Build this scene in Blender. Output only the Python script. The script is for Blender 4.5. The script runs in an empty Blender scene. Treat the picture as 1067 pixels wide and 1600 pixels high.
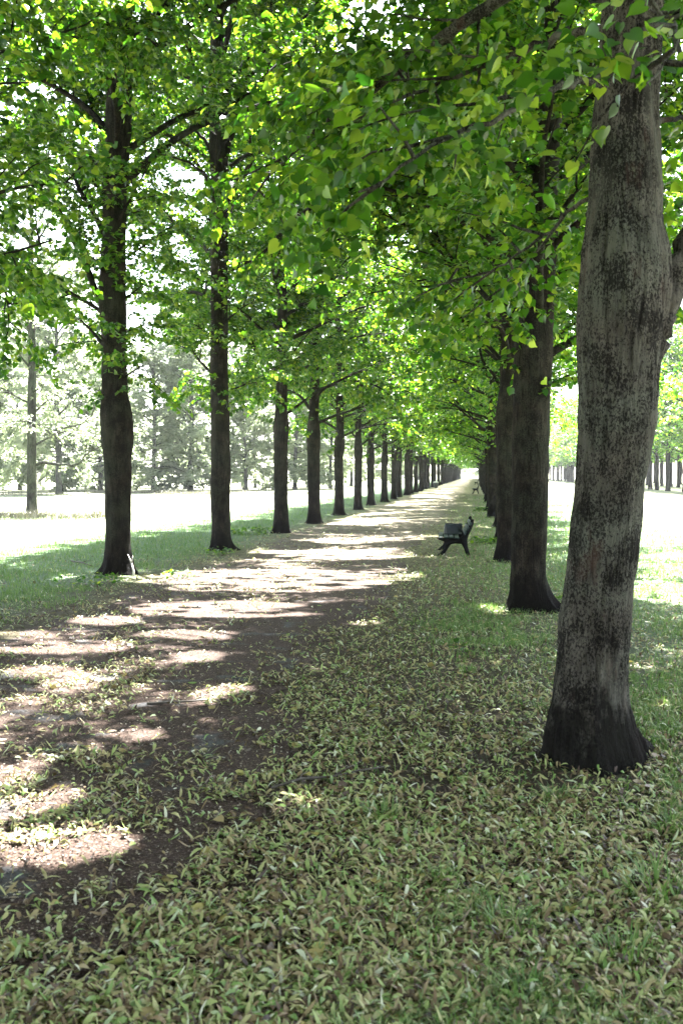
import bpy, math, random
import numpy as np
from mathutils import Vector

# ---------------------------------------------------------------- camera, sky, sun
S = bpy.context.scene
EYE = 1.7
FPX = 1556.0                       # focal length in photo pixels (35 mm lens)
YAW = math.atan(211.5 / FPX)
PITCH = math.atan(60.0 / FPX)
cam_data = bpy.data.cameras.new("camera")
cam = bpy.data.objects.new("camera", cam_data)
S.collection.objects.link(cam)
cam.location = (0, 0, EYE)
cam.rotation_euler = (math.pi / 2 - PITCH, 0, YAW)
cam_data.lens = 35.0
cam_data.sensor_width = 36.0
cam_data.clip_end = 4000
cam_data.dof.use_dof = True
cam_data.dof.focus_distance = 19.0
cam_data.dof.aperture_fstop = 5.6
S.camera = cam

SUN_AZ = math.radians(7)           # clockwise from the avenue direction (+Y)
SUN_EL = math.radians(58)
world = bpy.data.worlds.new("World")
S.world = world
world.use_nodes = True
wn = world.node_tree
sky = wn.nodes.new("ShaderNodeTexSky")
sky.sky_type = 'NISHITA'
sky.sun_disc = False
sky.sun_elevation = SUN_EL
sky.sun_rotation = SUN_AZ
sky.air_density = 1.0
sky.dust_density = 1.5
hs = wn.nodes.new("ShaderNodeHueSaturation")      # milky summer sky
hs.inputs["Saturation"].default_value = 0.5
wn.links.new(sky.outputs[0], hs.inputs["Color"])
wn.links.new(hs.outputs[0], wn.nodes["Background"].inputs[0])
wn.nodes["Background"].inputs[1].default_value = 0.06
sd = bpy.data.lights.new("sun", 'SUN')
sd.energy = 5.0
sd.angle = math.radians(0.53)
sd.color = (1.0, 0.975, 0.94)
sun = bpy.data.objects.new("sun", sd)
S.collection.objects.link(sun)
sv = Vector((math.sin(SUN_AZ) * math.cos(SUN_EL), math.cos(SUN_AZ) * math.cos(SUN_EL), math.sin(SUN_EL)))
sun.rotation_euler = sv.to_track_quat('Z', 'Y').to_euler()
sun.location = (0, 0, 40)
S.view_settings.view_transform = 'Standard'
S.view_settings.look = 'None'
S.view_settings.exposure = 4.08
S.view_settings.gamma = 1.0
S.cycles.use_denoising = True
S.cycles.max_bounces = 8
S.cycles.diffuse_bounces = 4
S.cycles.glossy_bounces = 2
S.cycles.transmission_bounces = 6
S.cycles.transparent_max_bounces = 4
S.cycles.sample_clamp_indirect = 6.0
S.cycles.caustics_reflective = False
S.cycles.caustics_refractive = False

COL = S.collection
PI = math.pi
_R = np.array(cam.rotation_euler.to_matrix())


def at(px, py, Y):
    """photo pixel -> point of the vertical plane at distance Y down the avenue"""
    d = _R @ np.array([px - 533.5, 800.0 - py, -FPX])
    return np.array([0, 0, EYE]) + d * (Y / d[1])


# ---------------------------------------------------------------- mesh helpers
def tag(o, label=None, cat=None, group=None, kind=None):
    if label: o["label"] = label
    if cat: o["category"] = cat
    if group: o["group"] = group
    if kind: o["kind"] = kind
    return o


def link(name, me, parent=None):
    o = bpy.data.objects.new(name, me)
    COL.objects.link(o)
    if parent is not None: o.parent = parent
    return o


def empty(name, loc, rz=0.0, scale=1.0):
    o = bpy.data.objects.new(name, None)
    COL.objects.link(o)
    o.location = loc
    o.rotation_euler = (0, 0, rz)
    o.scale = (scale, scale, scale) if not isinstance(scale, tuple) else scale
    o.empty_display_size = 0.3
    return o


def np_mesh(name, verts, loops, totals, mats, smooth=True, mat_idx=None):
    """verts Nx3, flat loop vertex indices, polygon sizes"""
    me = bpy.data.meshes.new(name)
    verts = np.ascontiguousarray(verts, dtype=np.float32)
    loops = np.ascontiguousarray(loops, dtype=np.int32)
    totals = np.ascontiguousarray(totals, dtype=np.int32)
    me.vertices.add(len(verts))
    me.vertices.foreach_set("co", verts.ravel())
    me.loops.add(len(loops))
    me.loops.foreach_set("vertex_index", loops)
    me.polygons.add(len(totals))
    starts = np.concatenate([[0], np.cumsum(totals)[:-1]]).astype(np.int32)
    me.polygons.foreach_set("loop_start", starts)
    me.polygons.foreach_set("loop_total", totals)
    if smooth: me.polygons.foreach_set("use_smooth", np.ones(len(totals), dtype=bool))
    for m in (mats if isinstance(mats, (list, tuple)) else [mats]):
        me.materials.append(m)
    if mat_idx is not None:
        me.polygons.foreach_set("material_index", np.ascontiguousarray(mat_idx, dtype=np.int32))
    me.update(calc_edges=True)
    me.validate()
    return me


class MB:
    """collects tubes, boxes and prisms of one part"""
    def __init__(s):
        s.v, s.f, s.n = [], [], 0

    def add(s, verts, faces):
        s.v.append(np.asarray(verts, dtype=float))
        s.f += [[i + s.n for i in f] for f in faces]
        s.n += len(verts)

    def tube(s, pts, rad, seg=6, cap=True, lump=None):
        pts = np.asarray(pts, float)
        n = len(pts)
        t = np.gradient(pts, axis=0)
        t /= np.linalg.norm(t, axis=1)[:, None] + 1e-9
        ref = np.array([1.0, 0, 0]) if abs(t[0][2]) > 0.5 else np.array([0, 0, 1.0])
        V = []
        a = np.arange(seg) * 2 * PI / seg
        for i in range(n):
            u = ref - t[i] * ref.dot(t[i])
            u /= np.linalg.norm(u) + 1e-9
            w = np.cross(t[i], u)
            ref = u
            r = rad[i] * (lump(pts[i], a, i) if lump else 1.0)
            V.append(pts[i] + (np.cos(a) * r)[:, None] * u + (np.sin(a) * r)[:, None] * w)
        V = np.concatenate(V)
        F = [[i * seg + j, i * seg + (j + 1) % seg, (i + 1) * seg + (j + 1) % seg, (i + 1) * seg + j]
             for i in range(n - 1) for j in range(seg)]
        if cap:
            F.append([(n - 1) * seg + j for j in range(seg)])
            F.append([j for j in range(seg)][::-1])
        s.add(V, F)

    def box(s, c, d, rot=None, bev=0.0):
        x, y, z = [k / 2 for k in d]
        if bev:
            b = bev
            V, F = [], []
            prof = [(-x + b, -z), (x - b, -z), (x, -z + b), (x, z - b), (x - b, z), (-x + b, z), (-x, z - b), (-x, -z + b)]
            for yy, ins in ((-y, 1), (-y + b, 0), (y - b, 0), (y, 1)):
                for (px, pz) in prof:
                    k = 1 - ins * b / max(x, z)
                    V.append((px * k, yy, pz * k))
            for r in range(3):
                for j in range(8):
                    F.append([r * 8 + j, r * 8 + (j + 1) % 8, (r + 1) * 8 + (j + 1) % 8, (r + 1) * 8 + j])
            F.append(list(range(8))[::-1]); F.append(list(range(24, 32)))
            V = np.array(V)
        else:
            V = np.array([(i, j, k) for i in (-x, x) for j in (-y, y) for k in (-z, z)])
            F = [[0, 1, 3, 2], [4, 6, 7, 5], [0, 4, 5, 1], [2, 3, 7, 6], [0, 2, 6, 4], [1, 5, 7, 3]]
        if rot is not None: V = V @ np.asarray(rot).T
        s.add(V + np.array(c), F)

    def prism(s, outline, y0, y1):
        """outline in XZ extruded along Y"""
        n = len(outline)
        V = [(p[0], y0, p[1]) for p in outline] + [(p[0], y1, p[1]) for p in outline]
        F = [[i, (i + 1) % n, n + (i + 1) % n, n + i] for i in range(n)]
        F += [list(range(n))[::-1], list(range(n, 2 * n))]
        s.add(V, F)

    def mesh(s, name, mat, smooth=False):
        V = np.concatenate(s.v)
        tot = np.array([len(f) for f in s.f])
        loops = np.array([i for f in s.f for i in f])
        return np_mesh(name, V, loops, tot, mat, smooth)

    def build(s, name, mat, parent=None, smooth=False):
        return link(name, s.mesh(name, mat, smooth), parent)


def vnoise(p, seed=0):
    """smooth value noise, p: Nx2 or Nx3 -> 0..1"""
    p = np.asarray(p, float)
    i = np.floor(p).astype(np.int64)
    f = p - i
    f = f * f * (3 - 2 * f)
    D = p.shape[1]
    out = np.zeros(len(p))
    for c in range(1 << D):
        w = np.ones(len(p)); h = np.full(len(p), seed * 7919 + 13, dtype=np.int64)
        for d in range(D):
            b = (c >> d) & 1
            w *= f[:, d] if b else 1 - f[:, d]
            h = (h * 1664525 + (i[:, d] + b) * 374761393 + 1013904223) & 0x7fffffff
            h ^= h >> 13
        h = (h * 1274126177) & 0x7fffffff
        h ^= h >> 16
        out += w * ((h & 0xffff) / 65535.0)
    return out


# ---------------------------------------------------------------- materials
def new_mat(name):
    m = bpy.data.materials.new(name)
    m.use_nodes = True
    nt = m.node_tree
    for n in list(nt.nodes):
        nt.nodes.remove(n)
    out = nt.nodes.new("ShaderNodeOutputMaterial")
    return m, nt, out


def ramp(nt, src, stops, interp='LINEAR'):
    r = nt.nodes.new("ShaderNodeValToRGB")
    r.color_ramp.interpolation = interp
    e = r.color_ramp.elements
    while len(e) > 1: e.remove(e[0])
    e[0].position = stops[0][0]
    e[0].color = tuple(stops[0][1]) + (1,)
    for p, c in stops[1:]:
        k = e.new(p); k.color = tuple(c) + (1,)
    nt.links.new(src, r.inputs[0])
    return r.outputs[0]


def noise(nt, vec, scale, detail=4, rough=0.55, dist=0.0):
    n = nt.nodes.new("ShaderNodeTexNoise")
    n.inputs["Scale"].default_value = scale
    n.inputs["Detail"].default_value = detail
    n.inputs["Roughness"].default_value = rough
    n.inputs["Distortion"].default_value = dist
    if vec is not None: nt.links.new(vec, n.inputs["Vector"])
    return n.outputs["Fac"]


def mapping(nt, vec, scale):
    m = nt.nodes.new("ShaderNodeMapping")
    m.inputs["Scale"].default_value = scale
    nt.links.new(vec, m.inputs["Vector"])
    return m.outputs[0]


def mixc(nt, fac, a, b, mode='MIX'):
    n = nt.nodes.new("ShaderNodeMix")
    n.data_type = 'RGBA'
    n.blend_type = mode
    for sock, val in ((n.inputs[0], fac), (n.inputs[6], a), (n.inputs[7], b)):
        if isinstance(val, (int, float)): sock.default_value = val
        elif isinstance(val, tuple): sock.default_value = val + (1,)
        else: nt.links.new(val, sock)
    return n.outputs[2]


def mathn(nt, op, a, b=None, clamp=False):
    n = nt.nodes.new("ShaderNodeMath")
    n.operation = op
    n.use_clamp = clamp
    for i, v in enumerate((a, b)):
        if v is None: continue
        if isinstance(v, (int, float)): n.inputs[i].default_value = v
        else: nt.links.new(v, n.inputs[i])
    return n.outputs[0]


def leaf_material(name, stops, tstops, trans=0.5, rough=0.42, spec=0.4):
    m, nt, out = new_mat(name)
    g = nt.nodes.new("ShaderNodeNewGeometry")
    rnd = g.outputs["Random Per Island"]
    p = nt.nodes.new("ShaderNodeBsdfPrincipled")
    nt.links.new(ramp(nt, rnd, stops), p.inputs["Base Color"])
    p.inputs["Roughness"].default_value = rough
    p.inputs["Specular IOR Level"].default_value = spec
    t = nt.nodes.new("ShaderNodeBsdfTranslucent")
    nt.links.new(ramp(nt, rnd, tstops), t.inputs["Color"])
    mx = nt.nodes.new("ShaderNodeMixShader")
    mx.inputs[0].default_value = trans
    nt.links.new(p.outputs[0], mx.inputs[1])
    nt.links.new(t.outputs[0], mx.inputs[2])
    nt.links.new(mx.outputs[0], out.inputs[0])
    return m


def simple_mat(name, colA, colB, scale=20, rough=0.6, bump=0.2, spec=0.4, stretch=(1, 1, 1), metal=0.0):
    m, nt, out = new_mat(name)
    tc = nt.nodes.new("ShaderNodeTexCoord")
    v = mapping(nt, tc.outputs["Object"], stretch)
    n = noise(nt, v, scale, 5)
    p = nt.nodes.new("ShaderNodeBsdfPrincipled")
    nt.links.new(ramp(nt, n, [(0.3, colA), (0.7, colB)]), p.inputs["Base Color"])
    p.inputs["Roughness"].default_value = rough
    p.inputs["Specular IOR Level"].default_value = spec
    p.inputs["Metallic"].default_value = metal
    if bump:
        b = nt.nodes.new("ShaderNodeBump")
        b.inputs["Strength"].default_value = bump
        b.inputs["Distance"].default_value = 0.01
        nt.links.new(n, b.inputs["Height"])
        nt.links.new(b.outputs[0], p.inputs["Normal"])
    nt.links.new(p.outputs[0], out.inputs[0])
    return m


def bark_material(name, dark, mid, light, fleck=0.5, green=(0.10, 0.12, 0.08), base_dark=True):
    m, nt, out = new_mat(name)
    tc = nt.nodes.new("ShaderNodeTexCoord")
    ob = tc.outputs["Object"]
    big = noise(nt, ob, 1.7, 4, 0.6, 0.3)
    col = ramp(nt, noise(nt, mapping(nt, ob, (1, 1, 0.35)), 9, 5, 0.65), [(0.3, dark), (0.5, mid), (0.72, light)])
    # greenish algae bloom in large patches
    col = mixc(nt, ramp(nt, big, [(0.42, (0, 0, 0)), (0.62, (0.75, 0.75, 0.75))]), col, green)
    # fissures running up the trunk
    fis = noise(nt, mapping(nt, ob, (1, 1, 0.16)), 24, 6, 0.72, 0.5)
    fm = ramp(nt, fis, [(0.36, (1, 1, 1)), (0.50, (0, 0, 0))])
    col = mixc(nt, mathn(nt, 'MULTIPLY', fm, 0.8), col, tuple(c * 0.35 for c in dark))
    # small black flecks
    fl = noise(nt, mapping(nt, ob, (1, 1, 0.6)), 85, 5, 0.75)
    flm = ramp(nt, mathn(nt, 'ADD', fl, mathn(nt, 'MULTIPLY', noise(nt, ob, 4.5, 3), 0.55)), [(0.76, (0, 0, 0)), (0.82, (1, 1, 1))])
    col = mixc(nt, mathn(nt, 'MULTIPLY', flm, fleck), col, (0.006, 0.005, 0.005))
    if 'grey' in name:   # smooth pale healed scar and reddish streaks
        sc_ = noise(nt, mapping(nt, ob, (1.6, 1.6, 0.45)), 1.6, 3, 0.5)
        col = mixc(nt, ramp(nt, sc_, [(0.56, (0, 0, 0)), (0.64, (0.7, 0.7, 0.7))]), col, (0.125, 0.122, 0.102))
        rd = noise(nt, mapping(nt, ob, (1, 1, 0.3)), 5.5, 4, 0.6)
        col = mixc(nt, ramp(nt, rd, [(0.60, (0, 0, 0)), (0.72, (0.5, 0.5, 0.5))]), col, (0.085, 0.045, 0.035))
    p = nt.nodes.new("ShaderNodeBsdfPrincipled")
    if base_dark:  # wet black staining at the foot, ragged upper rim
        sep = nt.nodes.new("ShaderNodeSeparateXYZ")
        nt.links.new(ob, sep.inputs[0])
        zz = mathn(nt, 'ADD', sep.outputs[2], mathn(nt, 'MULTIPLY', noise(nt, mapping(nt, ob, (1, 1, 0.5)), 7, 7, 0.75), -1.5))
        col = mixc(nt, ramp(nt, mathn(nt, 'ADD', zz, 0.5), [(0.0, (0.9, 0.9, 0.9)), (0.28, (0.0, 0.0, 0.0))]), col, (0.006, 0.005, 0.0045))
    nt.links.new(col, p.inputs["Base Color"])
    p.inputs["Roughness"].default_value = 0.9
    p.inputs["Specular IOR Level"].default_value = 0.06
    h = mathn(nt, 'ADD', mathn(nt, 'MULTIPLY', fis, 1.0), mathn(nt, 'MULTIPLY', fl, 0.35))
    b = nt.nodes.new("ShaderNodeBump")
    b.inputs["Strength"].default_value = 0.9
    b.inputs["Distance"].default_value = 0.04
    nt.links.new(h, b.inputs["Height"])
    nt.links.new(b.outputs[0], p.inputs["Normal"])
    nt.links.new(p.outputs[0], out.inputs[0])
    return m


M = {}
M["bark"] = bark_material("lime_bark", (0.010, 0.008, 0.0065), (0.026, 0.021, 0.016), (0.058, 0.049, 0.038), 0.8, (0.032, 0.036, 0.025))
M["bark_near"] = bark_material("lime_bark_grey", (0.046, 0.040, 0.033), (0.088, 0.079, 0.066), (0.14, 0.127, 0.108), 0.86, (0.105, 0.112, 0.09))
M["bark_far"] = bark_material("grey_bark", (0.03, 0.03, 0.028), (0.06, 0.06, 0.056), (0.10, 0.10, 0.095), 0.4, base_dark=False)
M["leaf"] = leaf_material("lime_leaf", [(0.0, (0.010, 0.030, 0.007)), (0.5, (0.022, 0.055, 0.010)), (1.0, (0.055, 0.09, 0.016))],
                          [(0.0, (0.025, 0.12, 0.006)), (0.5, (0.115, 0.30, 0.008)), (0.85, (0.27, 0.47, 0.018)), (1.0, (0.48, 0.60, 0.05))], 0.5, 0.36, 0.4)
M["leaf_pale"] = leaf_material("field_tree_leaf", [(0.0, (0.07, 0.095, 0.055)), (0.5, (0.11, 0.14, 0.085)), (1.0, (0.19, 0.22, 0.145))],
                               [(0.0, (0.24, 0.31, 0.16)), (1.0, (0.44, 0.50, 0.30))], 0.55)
M["litter"] = leaf_material("fallen_bract", [(0.0, (0.02, 0.012, 0.008)), (0.14, (0.09, 0.055, 0.03)), (0.27, (0.24, 0.17, 0.09)), (0.45, (0.33, 0.30, 0.14)),
                                             (0.75, (0.27, 0.32, 0.11)), (0.92, (0.14, 0.25, 0.06)), (1.0, (0.60, 0.58, 0.45))],
                            [(0.0, (0.08, 0.05, 0.02)), (1.0, (0.25, 0.3, 0.1))], 0.2, 0.5, 0.3)
M["old_leaf"] = leaf_material("old_leaf", [(0.0, (0.05, 0.03, 0.018)), (0.35, (0.13, 0.08, 0.045)), (0.6, (0.26, 0.20, 0.09)), (0.8, (0.32, 0.27, 0.08)), (1.0, (0.16, 0.24, 0.07))],
                              [(0.0, (0.06, 0.04, 0.02)), (1.0, (0.3, 0.28, 0.08))], 0.2, 0.5, 0.3)
M["crumb"] = leaf_material("plant_crumb", [(0.0, (0.02, 0.012, 0.008)), (0.5, (0.06, 0.038, 0.027)), (0.82, (0.15, 0.115, 0.08)), (1.0, (0.40, 0.36, 0.29))],
                           [(0.0, (0.05, 0.04, 0.03)), (1.0, (0.2, 0.18, 0.14))], 0.1, 0.7, 0.2)
M["grass"] = leaf_material("grass_blade", [(0.0, (0.055, 0.115, 0.030)), (0.6, (0.10, 0.165, 0.05)), (1.0, (0.20, 0.24, 0.11))],
                           [(0.0, (0.10, 0.24, 0.03)), (1.0, (0.22, 0.34, 0.06))], 0.35, 0.45, 0.35)
M["dry_grass"] = leaf_material("dry_grass_blade", [(0.0, (0.05, 0.05, 0.04)), (1.0, (0.15, 0.145, 0.11))],
                               [(0.0, (0.1, 0.1, 0.05)), (1.0, (0.2, 0.2, 0.1))], 0.3)
M["iron"] = simple_mat("black_iron", (0.003, 0.003, 0.003), (0.008, 0.008, 0.008), 30, 0.6, 0.15, 0.1)
M["slat"] = simple_mat("green_painted_wood", (0.012, 0.024, 0.022), (0.026, 0.045, 0.042), 14, 0.55, 0.2, 0.25, (6, 0.6, 6))
M["bag"] = simple_mat("dark_teal_cloth", (0.006, 0.011, 0.013), (0.018, 0.028, 0.032), 9, 0.42, 0.3, 0.4)
M["bag_trim"] = simple_mat("black_webbing", (0.012, 0.012, 0.014), (0.02, 0.02, 0.022), 40, 0.6, 0.2)
M["bin"] = simple_mat("dark_grey_bin", (0.03, 0.032, 0.035), (0.06, 0.062, 0.066), 12, 0.5, 0.1)
M["bin_lid"] = simple_mat("pale_lid", (0.35, 0.35, 0.34), (0.5, 0.5, 0.48), 12, 0.4, 0.05)
M["stick"] = simple_mat("bare_twig", (0.03, 0.024, 0.018), (0.10, 0.085, 0.07), 25, 0.8, 0.4)
M["stick_pale"] = simple_mat("bleached_stick", (0.35, 0.32, 0.27), (0.55, 0.52, 0.46), 25, 0.8, 0.4)


def ground_material():
    m, nt, out = new_mat("ground_soil_grass")
    g = nt.nodes.new("ShaderNodeNewGeometry")
    pos = g.outputs["Position"]
    sep = nt.nodes.new("ShaderNodeSeparateXYZ")
    nt.links.new(pos, sep.inputs[0])
    wob = mathn(nt, 'MULTIPLY', mathn(nt, 'SUBTRACT', noise(nt, pos, 0.9, 4, 0.6), 0.5), 2.2)
    ax = mathn(nt, 'ADD', mathn(nt, 'ABSOLUTE', mathn(nt, 'ADD', sep.outputs[0], 2.43)), wob)
    fine = noise(nt, pos, 38, 6, 0.7)
    med = noise(nt, pos, 5, 5, 0.65)
    soil = ramp(nt, fine, [(0.3, (0.014, 0.009, 0.006)), (0.55, (0.035, 0.024, 0.017)), (0.8, (0.09, 0.065, 0.045))])
    litter = ramp(nt, fine, [(0.32, (0.06, 0.05, 0.025)), (0.5, (0.15, 0.15, 0.08)), (0.7, (0.28, 0.28, 0.16))])
    grass = ramp(nt, noise(nt, pos, 26, 6, 0.75), [(0.3, (0.035, 0.06, 0.03)), (0.52, (0.10, 0.15, 0.085)), (0.75, (0.2, 0.26, 0.15))])
    field = ramp(nt, noise(nt, pos, 7, 6, 0.75), [(0.34, (0.10, 0.115, 0.07)), (0.5, (0.20, 0.21, 0.145)), (0.68, (0.36, 0.36, 0.28))])  # grass paled past the canopy's shade edge, sunlight put into its colour
    # litter thickens away from the camera where single bracts are too small to model
    far = ramp(nt, mathn(nt, 'DIVIDE', sep.outputs[1], 40.0), [(0.1, (0, 0, 0)), (0.6, (1, 1, 1))])
    lit_f = mathn(nt, 'MULTIPLY', ramp(nt, med, [(0.35, (0.25, 0.25, 0.25)), (0.6, (1, 1, 1))]), far)
    c = mixc(nt, lit_f, soil, litter)
    gfac = mathn(nt, 'MULTIPLY', ramp(nt, mathn(nt, 'DIVIDE', ax, 10.0), [(0.26, (0, 0, 0)), (0.42, (1, 1, 1))]),
                 ramp(nt, mathn(nt, 'ADD', mathn(nt, 'DIVIDE', sep.outputs[1], 30.0), mathn(nt, 'MULTIPLY', med, 0.4)), [(0.35, (0.15, 0.15, 0.15)), (0.75, (1, 1, 1))]))
    c = mixc(nt, gfac, c, grass)
    ffac = ramp(nt, mathn(nt, 'DIVIDE', ax, 20.0), [(0.36, (0, 0, 0)), (0.46, (1, 1, 1))])
    c = mixc(nt, ffac, c, field)
    p = nt.nodes.new("ShaderNodeBsdfPrincipled")
    nt.links.new(c, p.inputs["Base Color"])
    p.inputs["Roughness"].default_value = 0.95
    p.inputs["Specular IOR Level"].default_value = 0.1
    b = nt.nodes.new("ShaderNodeBump")
    b.inputs["Strength"].default_value = 0.8
    b.inputs["Distance"].default_value = 0.03
    nt.links.new(mathn(nt, 'ADD', fine, med), b.inputs["Height"])
    nt.links.new(b.outputs[0], p.inputs["Normal"])
    nt.links.new(p.outputs[0], out.inputs[0])
    return m


def path_material():
    m, nt, out = new_mat("path_earth")
    g = nt.nodes.new("ShaderNodeNewGeometry")
    pos = g.outputs["Position"]
    fine = noise(nt, pos, 70, 6, 0.75)
    med = noise(nt, pos, 2.2, 4, 0.6)
    soil = ramp(nt, fine, [(0.3, (0.012, 0.008, 0.006)), (0.5, (0.034, 0.020, 0.014)), (0.60, (0.085, 0.058, 0.045)), (0.68, (0.20, 0.165, 0.14))])
    grit = ramp(nt, fine, [(0.3, (0.030, 0.029, 0.029)), (0.7, (0.085, 0.083, 0.082))])
    c = mixc(nt, ramp(nt, med, [(0.58, (0, 0, 0)), (0.66, (1, 1, 1))]), soil, grit)
    sep = nt.nodes.new("ShaderNodeSeparateXYZ")
    nt.links.new(pos, sep.inputs[0])
    litter = ramp(nt, fine, [(0.32, (0.09, 0.075, 0.045)), (0.5, (0.19, 0.17, 0.11)), (0.7, (0.32, 0.30, 0.20))])
    far = ramp(nt, mathn(nt, 'DIVIDE', sep.outputs[1], 60.0), [(0.2, (0, 0, 0)), (0.7, (1, 1, 1))])
    c = mixc(nt, mathn(nt, 'MULTIPLY', far, ramp(nt, noise(nt, pos, 1.3, 5, 0.7), [(0.35, (0.2, 0.2, 0.2)), (0.6, (1, 1, 1))])), c, litter)
    p = nt.nodes.new("ShaderNodeBsdfPrincipled")
    nt.links.new(c, p.inputs["Base Color"])
    p.inputs["Roughness"].default_value = 0.9
    p.inputs["Specular IOR Level"].default_value = 0.15
    b = nt.nodes.new("ShaderNodeBump")
    b.inputs["Strength"].default_value = 0.7
    b.inputs["Distance"].default_value = 0.012
    nt.links.new(fine, b.inputs["Height"])
    nt.links.new(b.outputs[0], p.inputs["Normal"])
    nt.links.new(p.outputs[0], out.inputs[0])
    return m


# ---------------------------------------------------------------- ground and path
gx = np.array([-2500, -600, -200, -80, -40, -20, -10, 0, 10, 20, 40, 80, 200, 600, 2500.0])
gy = np.array([-300, -60, -20, 0, 20, 40, 80, 160, 320, 700, 1500, 3000.0])
V = np.array([(x, y, 0.0) for y in gy for x in gx])
nx = len(gx)
F = [[j * nx + i, j * nx + i + 1, (j + 1) * nx + i + 1, (j + 1) * nx + i] for j in range(len(gy) - 1) for i in range(nx - 1)]
mb = MB(); mb.add(V, F)
tag(mb.build("ground", ground_material()), kind="structure")

ys = np.concatenate([np.arange(-12, 40, 0.12), np.arange(40, 120, 0.6), np.arange(120, 1500, 12.0)])
P2 = np.stack([ys * 0.55, ys * 0], 1)


def path_edges(ys):
    a = np.stack([ys * 0.5, np.zeros_like(ys)], 1)
    b = np.stack([ys * 3.1, np.ones_like(ys)], 1)
    xl = -4.85 + (vnoise(a, 1) - 0.5) * 0.8 + (vnoise(b, 2) - 0.5) * 0.25
    xr = -1.35 + (vnoise(a + 40, 3) - 0.5) * 0.5 + (vnoise(b + 9, 4) - 0.5) * 0.25
    return xl, xr


xl, xr = path_edges(ys)
k = np.linspace(0, 1, 9)
V = np.concatenate([np.stack([xl + (xr - xl) * t, ys, np.full_like(ys, 0.004)], 1) for t in k])
n = len(ys)
F = [[j * n + i, (j + 1) * n + i, (j + 1) * n + i + 1, j * n + i + 1] for j in range(8) for i in range(n - 1)]
mb = MB(); mb.add(V, F)
tag(mb.build("path", path_material()), kind="structure")


# ---------------------------------------------------------------- leaves and trees
LEAF0 = (np.array([(0, .06, 0), (.26, -.06, .05), (.49, .22, .09), (.38, .62, .06), (0, 1.08, -.10),
                   (-.38, .62, .06), (-.49, .22, .09), (-.26, -.06, .05)]), [[0, 1, 2, 3, 4], [0, 4, 5, 6, 7]])
_h = [(0, .07, 0), (.16, -.05, .03), (.33, -.03, .06), (.46, .12, .09), (.50, .32, .10), (.43, .54, .08), (.28, .76, .04), (.12, .92, -.03), (0, 1.14, -.12)]
LEAF_FINE = (np.array(_h + [(-a_, b_, c_ * 0.8) for a_, b_, c_ in _h[7:0:-1]] + [(0, .35, -.01), (0, .7, -.04)]),
             [[0, 1, 2, 3, 16], [16, 3, 4, 5, 17], [17, 5, 6, 7, 8], [0, 16, 13, 14, 15], [16, 17, 11, 12, 13], [17, 8, 9, 10, 11]])
LEAF1 = (np.array([(0, 0, 0), (.46, .2, .08), (.36, .65, .05), (0, 1.05, -.08), (-.36, .65, .05), (-.46, .2, .08)]),
         [[0, 1, 2, 3], [0, 3, 4, 5]])
LEAF2 = (np.array([(0, 0, 0), (.5, .42, .12), (0, 1.0, -.05), (-.5, .42, .12)]), [[0, 1, 2], [0, 2, 3]])


def leaf_cloud(name, pos, d, nrm, size, shape, mat):
    V0, F0 = shape
    K = len(V0)
    d = d / (np.linalg.norm(d, axis=1)[:, None] + 1e-9)
    x = np.cross(d, nrm); x /= np.linalg.norm(x, axis=1)[:, None] + 1e-9
    z = np.cross(x, d)
    V = (pos[:, None, :] + size[:, None, None] * (V0[None, :, 0:1] * x[:, None, :] + V0[None, :, 1:2] * d[:, None, :] + V0[None, :, 2:3] * z[:, None, :]))
    N = len(pos)
    base = np.array([i for f in F0 for i in f])
    loops = (np.arange(N)[:, None] * K + base[None, :]).ravel()
    tot = np.tile([len(f) for f in F0], N)
    return np_mesh(name, V.reshape(-1, 3), loops, tot, mat, smooth=False)


def rot_about(v, ax, a):
    ax = ax / (np.linalg.norm(ax) + 1e-9)
    return v * math.cos(a) + np.cross(ax, v) * math.sin(a) + ax * ax.dot(v) * (1 - math.cos(a))


def unit(v):
    return v / (np.linalg.norm(v) + 1e-9)


def bark_lump(seed, amt, flare=0.0, ridges=0.0):
    rng = random.Random(seed)
    ph = [rng.uniform(0, 6.28) for _ in range(6)]

    def f(p, a, i):
        q = np.stack([np.cos(a) * 1.6 + 9, np.sin(a) * 1.6 + 9, np.full_like(a, p[2] * 1.7 + 50)], 1)
        q2 = np.stack([np.cos(a) * 7 + 90, np.sin(a) * 7 + 90, np.full_like(a, p[2] * 5 + 50)], 1)
        r = 1 + amt * (vnoise(q, seed) - 0.5) * 2 + amt * 0.5 * (vnoise(q2, seed + 5) - 0.5) * 2
        if ridges:
            q3 = np.stack([np.cos(a) * 26 + 90, np.sin(a) * 26 + 90, np.full_like(a, p[2] * 2.6 + 50)], 1)
            r += ridges * (vnoise(q3, seed + 8) - 0.5)
        if flare:
            fl = math.exp(-max(p[2], 0) / 0.24) * flare
            fl2 = math.exp(-max(p[2], 0) / 0.09) * flare
            r += fl * (0.16 + 0.06 * np.cos(3 * a + ph[0]))
            for j in range(6):
                da = (a - (j * 1.047 + 0.45 * math.sin(ph[j] * 3)) + math.pi) % (2 * math.pi) - math.pi
                r += (fl * 0.22 + fl2 * (0.35 + 0.9 * abs(math.sin(ph[j])))) * np.exp(-(da / 0.24) ** 2)
            q4 = np.stack([np.cos(a) * 9 + 70, np.sin(a) * 9 + 70, np.full_like(a, p[2] * 14 + 50)], 1)
            r += fl * 0.22 * (vnoise(q4, seed + 11) - 0.5)
        return r
    return f


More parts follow.
